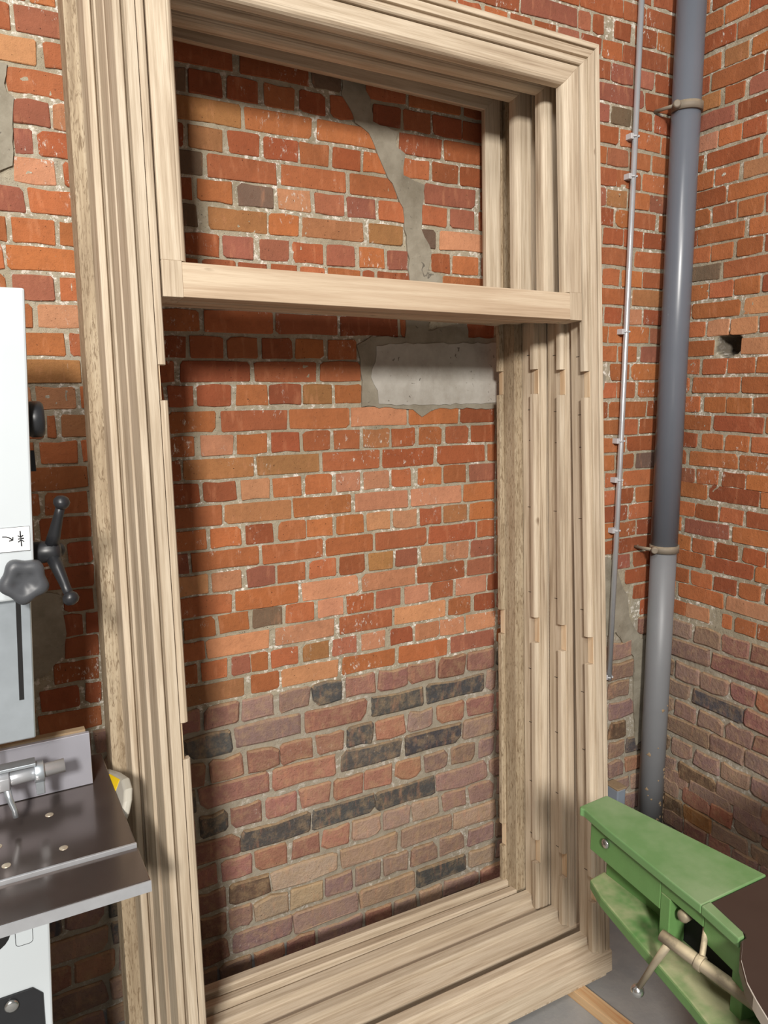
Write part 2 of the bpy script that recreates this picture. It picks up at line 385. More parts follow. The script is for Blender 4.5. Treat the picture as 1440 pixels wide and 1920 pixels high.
BROWS = [
(3248, 54, ''),
(3184, 54, ''),
(3120, 54, ''),
(3056, 54, ''),
(2992, 54, '2111,2224d'),
(2928, 54, '1668,1791d 1793,1975d 1979,2078o 2083,2260d'),
(2864, 54, '1379,1558d 1426,1783r 1565,1649r 1656,1744d 1749,1842r 1783,1895d 1851,1939d 1942,2013d 2034,2132d 2138,2272o'),
(2800, 54, '1896,1981o 1984,2187d 2190,2277d'),
(2736, 54, '1877,1932d 1937,2033r 2042,2128r 2137,2269d'),
(2672, 54, '1885,2088r 2094,2267d'),
(2608, 54, '208,257o 1889,1932r 1944,2031g 2040,2127d 2140,2279d'),
(2544, 54, '172,269r 480,663d 682,871d 878,963g 1039,1165o 1174,1351o 1360,1450d 1892,1975d 1986,2173o 2179,2298d'),
(2479, 54, '118,212p 227,277o 510,544g 550,636d 648,730d 746,829o 844,916d 931,1000o 1060,1148d 1158,1248o 1255,1355d 1358,1448d 1884,1927o 1931,2025r 2033,2127o 2142,2286o'),
(2415, 54, '145,277o 506,683y 692,876o 891,1074o 1142,1284d 1294,1449d 1887,1973o 1976,2090o 2096,2274o'),
(2351, 54, '153,229r 236,280p 507,533d 543,631y 645,728d 742,836d 840,925o 936,1019d 1028,1100o 1158,1242o 1253,1344d 1350,1431d 1437,1470d 1890,1931r 1936,2028y 2036,2132o 2136,2262r'),
(2289, 54, '153,189r 202,272d 508,577g 589,774o 713,772o 785,975o 989,1135o 1227,1405r 1425,1471d 1893,1970d 1980,2038o 2047,2168o 2184,2267d'),
(2228, 54, '146,233p 250,275d 504,548d 560,652o 666,761g 696,760o 775,868p 881,966r 977,1066r 1077,1161o 1218,1304o 1316,1403r 1419,1472d 1927,2014d 2020,2108d 2116,2232d'),
(2163, 54, '92,163r 172,271o 501,557g 586,743y 747,832o 843,1026y 1045,1155y 1212,1267g 1279,1453p 1899,2055o 2074,2237o'),
(2096, 54, '87,121o 132,222o 233,270o 524,611d 620,702r 720,804r 813,901d 911,998r 1011,1093o 1102,1169r 1251,1317d 1327,1418o 1431,1475d 1929,2007o 2019,2113o 2121,2241d'),
(2034, 54, '82,111o 115,266o 661,739d 749,825d 914,1013o 1070,1175d 1292,1455o 1905,2059o 2072,2245y'),
(1970, 54, '122,211r 224,269o 1945,2024d 2031,2119p 2129,2250d'),
(1907, 54, '121,160o 145,160o 171,261p 174,265p 453,551o 563,749o 757,940o 949,1136d 1145,1237o 1381,1483d 1911,1962o 1968,2160o 2167,2255r'),
(1842, 54, '116,226o 236,272o 449,514d 523,610d 621,705o 715,804d 813,898o 909,998o 1914,2009o 2018,2103o 2126,2249r'),
(1780, 54, '111,258y 422,480d 495,682d 694,874o 886,1013o 1982,2071o 2084,2254o'),
(1718, 54, '154,241p 251,276o 461,527d 537,626d 641,730o 734,826d 831,919y 930,1012o 1921,2014o 2019,2104o 2121,2259o'),
(1650, 54, '173,192o 205,272y 460,583o 597,783o 790,972o 979,1165p 1171,1350o 1359,1488d 1924,1975d 1983,2161o 2171,2264d'),
(1588, 54, '96,140o 153,238o 247,270o 460,523o 538,627p 637,723o 734,819d 828,910o 922,1006o 1018,1105y 1112,1192d 1208,1290o 1305,1387o 1398,1489d 1927,2031o 2041,2126o 2136,2251d'),
(1526, 54, '91,254o 450,482d 491,683y 691,877y 888,1070o 1081,1260d 1274,1451d 1464,1500o 1930,2067o 2077,2255d'),
(1464, 54, '86,144o 154,253o 460,530d 542,630d 643,726p 736,820o 831,915o 927,1006p 1018,1102p 1112,1179o 1205,1289o 1296,1381o 1395,1491r 1933,2019o 2028,2113o 2124,2260g'),
(1401, 54, '82,125d 139,255d 444,588o 597,786y 795,975o 987,1167p 1179,1363p 1372,1492o 1977,2058o 2065,2247o'),
(1339, 54, '76,165d 198,254d 460,544o 554,639o 651,732d 747,829o 834,915o 928,1016o 1027,1108p 1117,1200p 1209,1287d 1296,1384y 1395,1493o 1940,2026o 2036,2118d 2132,2252o'),
(1278, 54, '72,119o 130,253d 431,492r 501,687o 698,880o 892,1045o 1055,1233o 1243,1418d 1429,1494o 1943,2092d 2101,2257o'),
(1217, 54, '180,249d 459,542p 552,634p 651,732r 741,825o 838,922o 934,1017d 1031,1113y 1124,1200r 1216,1297p 1306,1393p 1403,1495r 1945,2033o 2039,2139o 2143,2254d'),
(1155, 54, '170,219d 226,264d 450,605o 616,803o 814,995p 1008,1191p 1200,1378d 1389,1496r 1948,2049d 2059,2251d'),
(1096, 54, '174,254d 469,556o 567,652o 663,751g 762,849o 862,945p 956,1047d 1055,1141r 1156,1240p 1250,1335o 1347,1463p 2053,2116r 2131,2256d'),
(1034, 54, '142,250d 443,523o 529,709p 729,912p 932,1110o 1120,1305p 1319,1403o 1419,1499d 2097,2257d'),
(970, 54, '107,200d 213,252d 457,500o 510,585o 596,651r 654,703o 715,797o 810,896y 907,988r 1001,1085p 1103,1184d 1195,1282p 1287,1377p 1386,1505p 2140,2227d'),
(906, 54, '99,248o 437,629y 650,736o 744,924p 938,1118o 1133,1312o 1326,1501r 2180,2246d'),
(836, 66, '440,497d 510,611d 622,719m 734,830m 838,934b 949,1050r 1060,1163d 1165,1269d 1280,1383d 1393,1502d 2178,2252d'),
(756, 66, '459,587b 596,800m 811,1019d 1032,1227b 1236,1463b 1473,1509m 2026,2147m'),
(675, 66, '451,509d 522,619d 629,723d 733,836d 846,937r 950,1039b 1048,1154r 1165,1260m 1276,1380r 1394,1505d 2030,2155m'),
(600, 66, '457,478b 488,694d 707,911r 925,1140b 1153,1366b 1380,1507m 2034,2141m'),
(517, 66, '485,566b 575,669d 680,780r 790,889r 903,998r 1004,1108r 1117,1213r 1227,1319m 1332,1428m 1441,1508m 2038,2168m'),
(436, 66, '457,597d 603,822b 826,1043b 1049,1265b 1274,1478m 2042,2135g'),
(359, 66, '446,527d 545,633d 640,746r 760,852d 858,953r 963,1062w 1069,1171w 1180,1284w 1297,1393m 1406,1511m 2046,2126m'),
(278, 66, '452,548d 563,685g 691,909w 917,1124w 1138,1334m 1344,1518w 2050,2130m'),
(199, 66, '469,545d 556,631m 635,742w 747,853w 861,959m 969,1064m 1074,1164m 1175,1275m 1285,1389m 1403,1514m'),
(115, 66, '437,552d 567,753m 757,977m 983,1189w 1198,1395b 1406,1515w'),
(36, 58, '841,996m 1005,1100r 1109,1198m 1210,1295w 1305,1448m'),
]
RROWS = [
(3336, 52, ''),
(3276, 52, ''),
(3215, 52, ''),
(3155, 52, ''),
(3094, 52, ''),
(3034, 52, ''),
(2973, 52, ''),
(2913, 52, '48,144o 150,237o 242,328d'),
(2849, 52, '53,195d 204,355o'),
(2782, 52, '57,146o 159,247y 260,361o'),
(2723, 52, '62,104d 115,302o 310,366d'),
(2666, 52, '66,150y 168,242d 258,370r'),
(2604, 52, '56,209r 221,376d'),
(2539, 52, '53,149p 153,241o 245,329d'),
(2476, 52, '57,98d 114,308d 320,372o'),
(2415, 52, '61,142o 150,241o 256,377p'),
(2357, 52, '51,195d 204,382o'),
(2297, 52, '55,137o 148,238o 246,337o 346,387d'),
(2234, 52, '59,89d 92,275o 291,414o'),
(2174, 52, '41,146o 153,237o 252,343o 351,397d'),
(2113, 52, '45,189g 203,402o'),
(2051, 52, '49,147o 154,246o 250,342o 356,407d'),
(1987, 52, '54,78d 85,276o 291,434p'),
(1924, 52, '49,143o 153,238p 248,345p 352,440d'),
(1858, 52, '54,185o 291,467p'),
(1796, 52, '30,129o 143,237o 245,344o 353,436o'),
(1732, 52, '34,89o 106,296o 303,465o'),
(1666, 52, '38,142o 158,245o 249,344o 352,447o'),
(1602, 52, '24,189o 202,393d 400,498o'),
(1538, 52, '28,138d 157,244o 254,344o 354,457o'),
(1476, 52, '32,94d 108,305o 313,485o'),
(1413, 52, '30,134r 145,234o 250,337d 345,467o'),
(1360, 52, '33,192o 200,395d 402,518o'),
(1289, 52, '31,144o 146,240d 251,341o 354,453d'),
(1230, 52, '35,89o 104,290r 305,482o'),
(1164, 52, '33,134o 145,232o 246,329d 348,430d 438,535o'),
(1110, 52, '37,189d 202,391d 401,539o'),
(1043, 52, '35,136o 145,234o 243,335d 346,427o 443,545d'),
(985, 52, '39,78o 93,285o 297,549p'),
(917, 52, '43,129o 132,232p 284,323o 337,417o 426,555o'),
(837, 63, '35,160m 175,284m 290,400d 407,562d'),
(762, 63, '39,246m 254,520d'),
(677, 63, '45,88g 100,207m 213,330m 336,431d 441,575o'),
(604, 63, '49,172m 184,393b 401,582d'),
(527, 63, '55,95m 101,205m 212,318m 327,434m 441,587d'),
(459, 63, '59,268m 274,410m 414,593m'),
(372, 63, '64,91g 98,195m 204,315m 321,433m 443,601m'),
(290, 63, '70,123m 136,303g 309,481m'),
(246, 63, '381,562m'),
(201, 63, '75,142m 165,286r 287,381o'),
(132, 63, '80,168g 172,295y 300,447m'),
(75, 63, '84,170m'),
]
def dec(rows):
    out = []
    for z, h, t in rows:
        l = []
        for e in t.split():
            a, r = e[:-1].split(','); l.append((int(a)/1000, int(r)/1000, e[-1]))
        out.append((z/1000, h/1000, l))
    return out
wb = wall('wall_back', dec(BROWS), -.9, XC+.03, 3.35, XB, .86, (-.42, XC-.004), [CRACK, LFACE, LP1, LP2, RP, OP])
wr = wall('wall_right', dec(RROWS), -.03, 2.6, 3.35, XR, .84, (.004, 2.2), [], (.241, 1.866, .05, .04))
def patch(name, poly, y, mat, parent, sub=.018, depth=.012):
    """a trowelled patch: ragged outline, slightly rolling face, its own thickness"""
    rnd = random.Random(len(poly)); ring = []
    for i, (x, z) in enumerate(poly):
        x2, z2 = poly[(i+1) % len(poly)]; n = max(1, int(math.hypot(x2-x, z2-z)/sub))
        for k in range(n):
            t = k/n; ring.append((x+(x2-x)*t+rnd.uniform(-.003, .003), z+(z2-z)*t+rnd.uniform(-.003, .003)))
    bm = bmesh.new(); b0 = [bm.verts.new((x, y+.003, z)) for x, z in ring]
    f = bm.faces.new(b0); r = bmesh.ops.inset_region(bm, faces=[f], thickness=.004, depth=0)
    for v in f.verts: v.co.y = y + rnd.uniform(-.0008, .0008)
    ex = bmesh.ops.extrude_edge_only(bm, edges=[e for e in bm.edges if e.is_boundary])
    for v in [g for g in ex['geom'] if isinstance(g, bmesh.types.BMVert)]: v.co.y += depth
    bmesh.ops.triangulate(bm, faces=[q for q in bm.faces if len(q.verts) > 4]); bmesh.ops.recalc_face_normals(bm, faces=bm.faces)
    me = bpy.data.meshes.new(name); bm.to_mesh(me); bm.free(); me.materials.append(mat)
    o = link(name, me, parent); return o
p = patch('cement_patch', CRACK, -.0075, CEM, wb); p['label'] = 'grey cement smeared over the crack and round the lintel'
p = patch('lintel_block', LFACE, -.010, LINTEL, wb); p['label'] = 'pale concrete lintel block'
for q in (LP1, LP2, RP, OP): patch('cement_patch', q, -.0085, CEM, wb)

LW = m_plain('light_blocker_plaster', srgb(150, 128, 108), .9, 0, .2, None, 3)
b = MB(); b.box((-2.6, -3.6, 0), (-2.5, .05, 3.35)); tag(b.build('light_blocking_wall', LW), kind='structure')  # unseen wall, added to block low ambient light from the left
# ------------------------------------------------------------------ the four stacked oak frames
Uv = Vector((.99988556, .0116929, -.00959872)); Vv = Vector((.00857049, .08501757, .99634259)); Nv = Uv.cross(Vv)
O1 = Vector((1.52713544, 1.44479878-2, -1.695+1.74))
FW, FH, FT = 1.241, 2.596, .078
JP = [(0, FT), (0, .003), (.002, .001), (.0135, .001), (.0148, .003), (.0152, .016), (.0205, .016), (.021, .002), (.022, 0), (.0415, 0), (.0424, .009), (.0452, .009), (.046, .010), (.046, FT)]
BP = [(.0455, .026), (.0430, .026), (.0430, .0105), (.0445, .0075), (.0475, .0058), (.0535, .0055), (.0585, .0075), (.0608, .011), (.0612, .015), (.0612, .026)]
LPR = [(.0648, .042), (.0648, .013), (.066, .012), (.1035, .012), (.1050, .0135), (.1075, .0130), (.1130, .0165), (.1165, .022), (.1180, .030), (.1180, .042)]
ZT0, ZT1 = 1.872, 1.944
def side_sweep(mb, prof, left, z0, z1, mit0=None, mit1=None):
    n = len(prof); vs = []; gs = []; sx = (lambda a: -FW+a) if left else (lambda a: -a)
    for k in (0, 1):
        for a, d in prof:
            z = z0 if k == 0 else z1
            if k == 1 and mit1 is not None: z = mit1 - a
            vs.append((sx(a), d, z)); gs.append((a + (.37 if left else 0), d, z))
    fs = [tuple(range(n-1, -1, -1)), tuple(range(n, 2*n))] + [(i, (i+1) % n, n+(i+1) % n, n+i) for i in range(n)]
    mb.add(vs, fs, gs)
def head_sweep(mb, prof):
    n = len(prof); vs = []; gs = []
    for k in (0, 1):
        for a, d in prof:
            x = -a if k == 0 else -FW+a
            vs.append((x, d, FH-a)); gs.append((a+.71, d, x))
    fs = [tuple(range(n-1, -1, -1)), tuple(range(n, 2*n))] + [(i, (i+1) % n, n+(i+1) % n, n+i) for i in range(n)]
    mb.add(vs, fs, gs)
GAPS = [(.221, .297), (.921, .999), (1.665, 1.736)]
SIL = [(FT, 0), (FT, .094), (.0745, .0965), (.048, .0935), (.045, .090), (.043, .078), (.036, .0765), (.000, .0635), (-.0025, .062), (-.0035, .058), (-.0035, 0)]
RACK = .0078
def make_frame(root):
    P = []
    for left in (False, True):
        m = MB(); side_sweep(m, JP, left, .05, 0, None, FH); j = m.build('jamb', OAK, root, .0008, 1); P.append(j)
        if not left:
            s0 = MB(); s0.box((0, -.006, -.0007), (.0006, .006, .0007))
            sm = s0.build('staple', INK, j); base_me = sm.data
            zs = [.30, .47, .66, .83, 1.07, 1.33, 1.53, 1.62, 1.78]; rnd = random.Random(5)
            for i, z in enumerate(zs):
                s = sm if i == 0 else sm.copy()
                if i: COL.objects.link(s)
                s.parent = j; s.location = (-.0466 + RACK*.96*z, .047+rnd.uniform(-.004, .004), z)
        # glazing bead in lengths, gaps where hinges go
        cuts = [.070] + [c for g in GAPS for c in g]
        for i in range(0, len(cuts), 2):
            last = i+2 >= len(cuts)
            m = MB(); side_sweep(m, BP, left, cuts[i], 0 if last else cuts[i+1], None, FH if last else None)
            P.append(m.build('glazing_bead', OAK, root, .0006, 1))
        for g in GAPS:      # pale cut wood where the bead is taken out for a hinge
            m = MB(); x = lambda a: (-FW+a) if left else -a
            xs = sorted((x(.0462), x(.0472))); m.box((xs[0], .006, g[0]+.001), (xs[1], .026, g[1]-.001)); P.append(m.build('hinge_recess', OAKC, root))
        m = MB(); side_sweep(m, LPR, left, ZT1+.0005, 0, None, FH)
        xs = sorted(((-FW+.0648, -FW+.1058) if left else (-.0648, -.1058)))
        m.box((xs[0], .012, ZT0), (xs[1], .075, ZT1+.0005))
        P.append(m.build('fixed_light_stile', OAK, root, .0008, 1))
    m = MB(); head_sweep(m, JP); P.append(m.build('head', OAK, root, .0008, 1))
    m = MB(); head_sweep(m, BP); P.append(m.build('glazing_bead', OAK, root, .0006, 1))
    m = MB(); head_sweep(m, LPR); P.append(m.build('fixed_light_rail', OAK, root, .0008, 1))
    tp = [(.012, ZT0+.001), (.012, ZT1-.006), (.015, ZT1-.001), (.021, ZT1), (.05, ZT1+.006), (FT, ZT1+.006), (FT, ZT0), (.062, ZT0), (.060, ZT0+.004), (.056, ZT0+.004), (.054, ZT0)]
    m = MB(); m.prism(tp, 0, -FW+.106, -.106, 0, lambda v: (v[1]+.2, v[2], v[0])); P.append(m.build('transom', OAKT, root, .0008, 1))
    m = MB(); m.prism(SIL, 0, -FW-.003, .003, 0, lambda v: (v[1]+.5, v[2], v[0])); P.append(m.build('sill', OAK, root, .001, 1))
    for me in {o.data for o in P}:
        for v in me.vertices: v.co.x += v.co.z*(RACK + .0055*v.co.x/FW)
    return root
def place(o, origin, rot, mirror=False):
    v = (Matrix.Rotation(rot, 3, Uv) @ Vv); n = Uv.cross(v); x = Uv; y = -n
    if mirror: v = (v + .012*Uv).normalized(); x = -(Uv - .012*v).normalized(); y = n
    M = Matrix.Identity(4)
    for i in range(3): M[i][0], M[i][1], M[i][2] = x[i], y[i], v[i]
    M.translation = origin; o.matrix_world = M
def copy_tree(o, parent=None):
    c = o.copy(); COL.objects.link(c); c.parent = parent
    if parent: c.matrix_parent_inverse = Matrix.Identity(4)
    for ch in [x for x in bpy.data.objects if x.parent == o]: copy_tree(ch, c)
    return c
GRP = 'oak window frames stacked against the back wall'
f1 = make_frame(empty('window_frame', (0, 0, 0), 'front bare oak window frame of the leaning stack, nearest the viewer', 'window frame', GRP))
spec = [(None, .127, 0, .004, .0172, 'second oak window frame, directly behind the front frame of the stack', False),
        (None, .222, -.024, .006, .0222, 'third oak window frame in the stack, with the flecked reversed frame behind it', False),
        (None, .308+FT, -.055-FW, .014, .0238, 'rearmost oak window frame, turned round, with dark flecked grain, nearest the brick wall', True)]
for _, d, s, lift, rot, lab, mir in spec:
    c = copy_tree(f1); c['label'] = lab
    place(c, O1 - Nv*d + Uv*s + Vector((0, 0, lift + .085*d)), rot, mir)
    if mir:
        m = MB(); m.prism([(.0, .060), (.0, .102), (.004, .106), (.030, .108), (.036, .104), (.038, .080), (.038, .060)], 0, -FW+.047, -.0475, 0, lambda v: (v[1]+.5, v[2], v[0]))
        m.build('bottom_rail', OAK, c, .0008, 1)
        for ch in [x for x in bpy.data.objects if x.parent == c]:
            if ch.name.split('.')[0] in ('jamb', 'glazing_bead'):
                ch.material_slots[0].link = 'OBJECT'; ch.material_slots[0].material = OAKF
place(f1, O1, 0)
bpy.context.view_layer.update()

# packing under the frames
b = MB(); b.prism([(-.20, -.0), (-.20, .03), (.25, .03), (.25, 0)], 1, -.021, .021, 0, lambda v: (v[1], v[2], v[0]))
o = b.build('batten', PINE, None, .0015, 1); o.location = (1.415, -.57, 0); o.rotation_euler = (0, 0, math.radians(97))
tag(o, 'pale pine batten lying on the floor under the right end of the frames', 'batten')
b = MB(); b.prism([(-.20, -.0), (-.20, .03), (.30, .03), (.30, 0)], 1, -.021, .021, 0, lambda v: (v[1], v[2], v[0]))
o = b.build('batten', PINE, None, .0015, 1); o.location = (.47, -.53, 0); o.rotation_euler = (0, 0, math.radians(93))
tag(o, 'pine batten on the floor under the left end of the frames, beside the bandsaw', 'batten')
b = MB(); b.box((.30, -.551, .0302), (1.515, -.531, .0420)); o = b.build('packing_strip', OAK, None, .001, 1)
tag(o, 'thin oak strip packed between the front frame and the battens', 'strip')

# ------------------------------------------------------------------ pipe, conduit, box by the corner
PX, PY, PR = 2.205, -.078, .0475
pr = empty('downpipe', (PX, PY, 0), 'thick grey plastic downpipe standing in the brick corner', 'pipe')
b = MB(); b.tube([(0, 0, 1.13), (.004, .004, 2.0), (.004, .006, 3.3)], PR, 40); b.build('pipe_length', PVC, pr)
b = MB(); b.tube([(-.001, 0, .0), (0, 0, .6), (0, 0, 1.17)], PR*.965, 40); b.build('pipe_length', PVCD, pr)['label'] = 'lower length, splashed with dust and mortar'
for z, m in ((1.146, RUST), (2.645, PVC)):
    b = MB(); b.lathe([(-.013, PR+.001), (-.013, PR+.004), (.013, PR+.004), (.013, PR+.001)], (.002, 0, z), (0, 0, 1), 40)
    c = b.build('pipe_clamp', RUST, pr)
    b = MB(); b.lathe([(-.016, .009), (-.012, .013), (.012, .013), (.016, .009)], (-PR-.006, -.006, z), (1, 1, 0), 12); b.tube([(-PR-.008, 0, z), (-PR-.02, .075, z)], .006, 8)
    b.build('clamp_bolt', RUST, c)
# mortar splashes low on the pipe
rnd = random.Random(9); b = MB()
for i in range(26):
    a = math.radians(rnd.uniform(185, 330)); z = rnd.uniform(.12, .62)**1.15; r = rnd.uniform(.003, .010)
    p0 = Vector((PR*.965*math.cos(a), PR*.965*math.sin(a), z)); b.lathe([(-.0015, r), (.0008, r*.8), (.0016, r*.3)], p0, (math.cos(a), math.sin(a), 0), 7, 0, lambda t, h: 1+.35*math.sin(3*t+i))
o = b.build('mortar_splash', DUSTY, pr); tag(o, kind='stuff')
cd = empty('conduit', (2.036, -.024, .66), 'thin zinc conduit running up the brick wall beside the downpipe', 'conduit')
b = MB(); b.tube([(-.022, 0, 0), (-.012, 0, .8), (0, 0, 2.64)], .0095, 16); b.build('tube', ROD, cd)
for z in (2.546, 2.421, 1.916, 1.541, 1.403, 1.221, .672):
    x = -.022+.010*min(1, (z-.66)/.8)+.012*max(0, (z-1.46)/1.84)
    b = MB(); b.tube([(x+.0125*math.cos(math.radians(t)), .0125*math.sin(math.radians(t)), z-.66) for t in range(-70, 251, 40)], .0035, 6)
    b.box((x-.022, -.004, z-.66-.009), (x-.009, .022, z-.66+.009)); b.box((x-.012, .010, z-.66-.009), (x+.012, .022, z-.66+.009)); b.build('clip', CLIP, cd, .001, 1)
b = MB(); b.box((2.03, -.075, .03), (2.072, -.012, .236)); o = b.build('small_box', BLUEG, None, .004, 2); b2 = MB(); b2.box((2.026, -.078, .0), (2.076, -.008, .03)); b2.build('foot', BLUEG, o, .003, 2)
b2 = MB(); b2.box((2.027, -.077, .2362), (2.075, -.010, .243)); b2.build('lid', DUSTY, o, .002, 2)
tag(o, 'small blue-grey box with a dusty top, standing behind the frames by the downpipe', 'box')

# ------------------------------------------------------------------ bandsaw on the left
bs = empty('bandsaw', (0, -.45, 0), 'white bandsaw with dark steel table and black knobs', 'machine')
def B(mb, name, mats, par, bev=0, seg=2):
    o = mb.build(name, mats, par, bev, seg)
    if par is bs: o.location = (0, .45, 0)
    return o
SH = .044
b = MB(); b.box((-.30, -.5, 1.362), (.0715, -.33, 1.912), 0, SH, 1.0)
cover = B(b, 'blade_cover', WHITE, bs, .004)
def onlabel(x, z): return (x, -.5012, z)
b = MB(); b.prism([(-0.0820, 1.4525), (0.0855, 1.4525), (0.0875, 1.4965), (-0.0820, 1.4965)], 1, -.5016, -.5004); lab = b.build('label', PAPER, cover)
b = MB()
def stroke(pts, w=.0011):
    b.tube([(x, -.5018, z) for x, z in pts], w, 6)
fr = [(0.0855, 1.4525), (0.0875, 1.4965)]
stroke([(-0.0820, 1.4525), *fr, (-0.0820, 1.4965)], .0004)
b.build('label_border', INK, cover)
b = MB()
stroke([(0.0715, 1.4890), (0.0715, 1.4775)]); stroke([(0.0670, 1.4808), (0.0715, 1.4770), (0.0760, 1.4810)])
stroke([(0.0670, 1.4745), (0.0768, 1.4752)]); stroke([(0.0720, 1.4610), (0.0718, 1.4725)]); stroke([(0.0670, 1.4688), (0.0718, 1.4728), (0.0765, 1.4692)])
stroke([(0.0420, 1.4808), (0.0480, 1.4802), (0.0535, 1.4778), (0.0585, 1.4738)]); stroke([(0.0522, 1.4722), (0.0585, 1.4735), (0.0592, 1.4790)])
b.build('arrow_symbol', INK, cover)
b = MB(); b.box((-.30, -.478, 1.085), (.0655, -.40, 1.368), 0, SH, 1.0); post = B(b, 'guide_post', GALV, bs, .003)
b = MB(); b.box((.0395, -.4786, 1.165), (.0478, -.474, 1.366), 0, SH, 1.0); b.build('slot', DARK, post)
# lobed knob
def lob(t, h): return 1 - .085*(1+math.cos(5*t+.6))
kx, kz = .070, 1.403
b = MB(); b.lathe([(0, .014), (.012, .014), (.013, .038), (.020, .0425), (.034, .0425), (.041, .037), (.042, .021), (.038, .0185), (.038, .001)], (kx, -.5005, kz), (0, -1, 0), 50, 0, lambda t, h: lob(t, h) if .0125 < h < .0415 else 1)
B(b, 'clamping_knob', GREYP, bs)
# three-armed handle, axis sideways
hb = Vector((.1225, -.455, 1.437))
b = MB(); b.lathe([(-.040, .010), (-.034, .010), (-.033, .0205), (-.006, .0205), (.004, .023), (.014, .019), (.018, .010)], hb, (1, 0, 0), 20)
for ang in (70, 190, -50):
    a = math.radians(ang); d = Vector((.22, -math.cos(a), math.sin(a))); L = .098
    b.tube([hb+d*.010, hb+d*.04, hb+d*.075, hb+d*L], [.014, .0115, .009, .0085], 10); b.lathe([(-.013, .004), (-.010, .0095), (-.004, .0138), (.003, .0148), (.009, .0115), (.0135, .003)], hb+d*(L+.004), d, 14)
b.tube([hb-Vector((.052, 0, 0)), hb-Vector((.03, 0, 0))], .008, 12)
B(b, 'star_handle', BLACK, bs)
b = MB(); b.lathe([(0, .012), (.004, .030), (.010, .0335), (.026, .0335), (.031, .029), (.032, .004)], (.099, -.44, 1.684), (1, 0, 0), 24); B(b, 'tension_knob', BLACK, bs)
b = MB(); b.prism([(-.41, 1.585), (-.40, 1.625), (-.38, 1.60)], 0, .085, .113); B(b, 'door_catch', BLACK, bs, .001)
# guides under the post
b = MB(); b.tube([(-.06, -.44, .992), (.118, -.44, 1.0)], .0135, 20); gd = B(b, 'guide_bar', EDGE, bs)
b = MB(); b.lathe([(-.009, .017), (-.009, .021), (.009, .021), (.009, .017)], (.071, -.44, .998), (1, 0, 0), 18); b.box((.063, -.452, .955), (.079, -.432, .985)); b.build('clamp_ring', GALV, gd, .002)
b = MB(); b.lathe([(-.013, .019), (-.011, .023), (.011, .023), (.013, .019)], (.006, -.44, .994), (1, 0, 0), 6); b.build('lock_nut', EDGE, gd, .001)
b = MB(); b.box((-.02, -.455, 1.017), (.066, -.425, 1.0235)); b.build('bracket', GALV, gd, .001)
b = MB(); b.tube([(.012, -.452, .985), (.016, -.456, .960), (.022, -.458, .940), (.024, -.459, .925)], [.007, .006, .005, .006], 10); b.build('guide_pin', GALV, gd)
b = MB(); b.box((-.022, -.452, .895), (-.0205, -.437, 1.37)); B(b, 'saw_blade', EDGE, bs)
# table
b = MB(); b.box((-.42, -.618, .868), (.216, -.21, .9)); tb = B(b, 'table', STEEL, bs, .002)
b = MB(); b.box((-.42, -.624, .880), (.2165, -.6185, .9015)); b.build('table_edge', EDGE, tb, .001)
b = MB(); b.box((-.42, -.735, .872), (.218, -.6245, .894)); ap = B(b, 'front_table_strip', STEEL, bs, .002)
b = MB(); b.box((-.42, -.7375, .873), (.2185, -.7352, .8935)); b.build('table_edge', EDGE, ap)
for x, y in ((.083, -.436), (.095, -.570), (-.001, -.577), (-.012, -.505)):
    b = MB(); b.lathe([(-.002, .0078), (.0006, .0078), (.0012, .0066), (.0008, .0058), (.0012, .005), (.0009, .001)], (x, y, .9), (0, 0, 1), 16); b.build('screw', BRASS, tb)
b = MB(); b.prism([(-.08, -.60), (-.016, -.60), (-.012, -.585), (-.015, -.53), (-.02, -.525), (-.08, -.525)], 2, .8995, .9014); b.build('table_insert', BLACK, tb, .0008, 1)
b = MB(); b.box((-.42, -.35, .9012), (.178, -.338, 1.017)); fe = B(b, 'rip_fence', ALU, bs, .001)
b = MB(); b.box((-.42, -.3375, .9012), (.172, -.318, 1.021)); b.build('fence_backing', DUSTY, fe, .001)
# rounded cast cover on the right of the table
def lean(mb):
    for v in mb.v: v.x += (v.z-.93)*.35
    return mb
prof = [(-.214, .80), (-.214, .855), (-.268, .884), (-.35, .912), (-.42, .930), (-.458, .926), (-.478, .910), (-.486, .886), (-.48, .86), (-.447, .80)]
b = MB(); b.prism(prof, 0, .2265, .2445); ca = B(lean(b), 'trunnion_cover', CAST, bs, .006, 4)
b = MB(); b.prism([(-.240, .872), (-.335, .904), (-.408, .925), (-.400, .885), (-.262, .850)], 0, .2254, .2264); st = lean(b).build('warning_sticker', YELLOW, ca)
b = MB()
for i in range(4):
    y0 = -.325-.014*i; z0 = .885+.0042*i; b.prism([(y0, z0), (y0-.003, z0+.001), (y0-.003-.005, z0-.024), (y0-.005, z0-.025)], 0, .2248, .2254)
b.prism([(-.300, .876), (-.304, .878), (-.318, .852), (-.314, .850)], 0, .2248, .2254); b.tube([(.2250, -.285+.009*math.cos(t), .868+.009*math.sin(t)) for t in [i*.7 for i in range(10)]], .0012, 5)
tag(lean(b).build('sticker_print', INK, ca), kind='stuff')
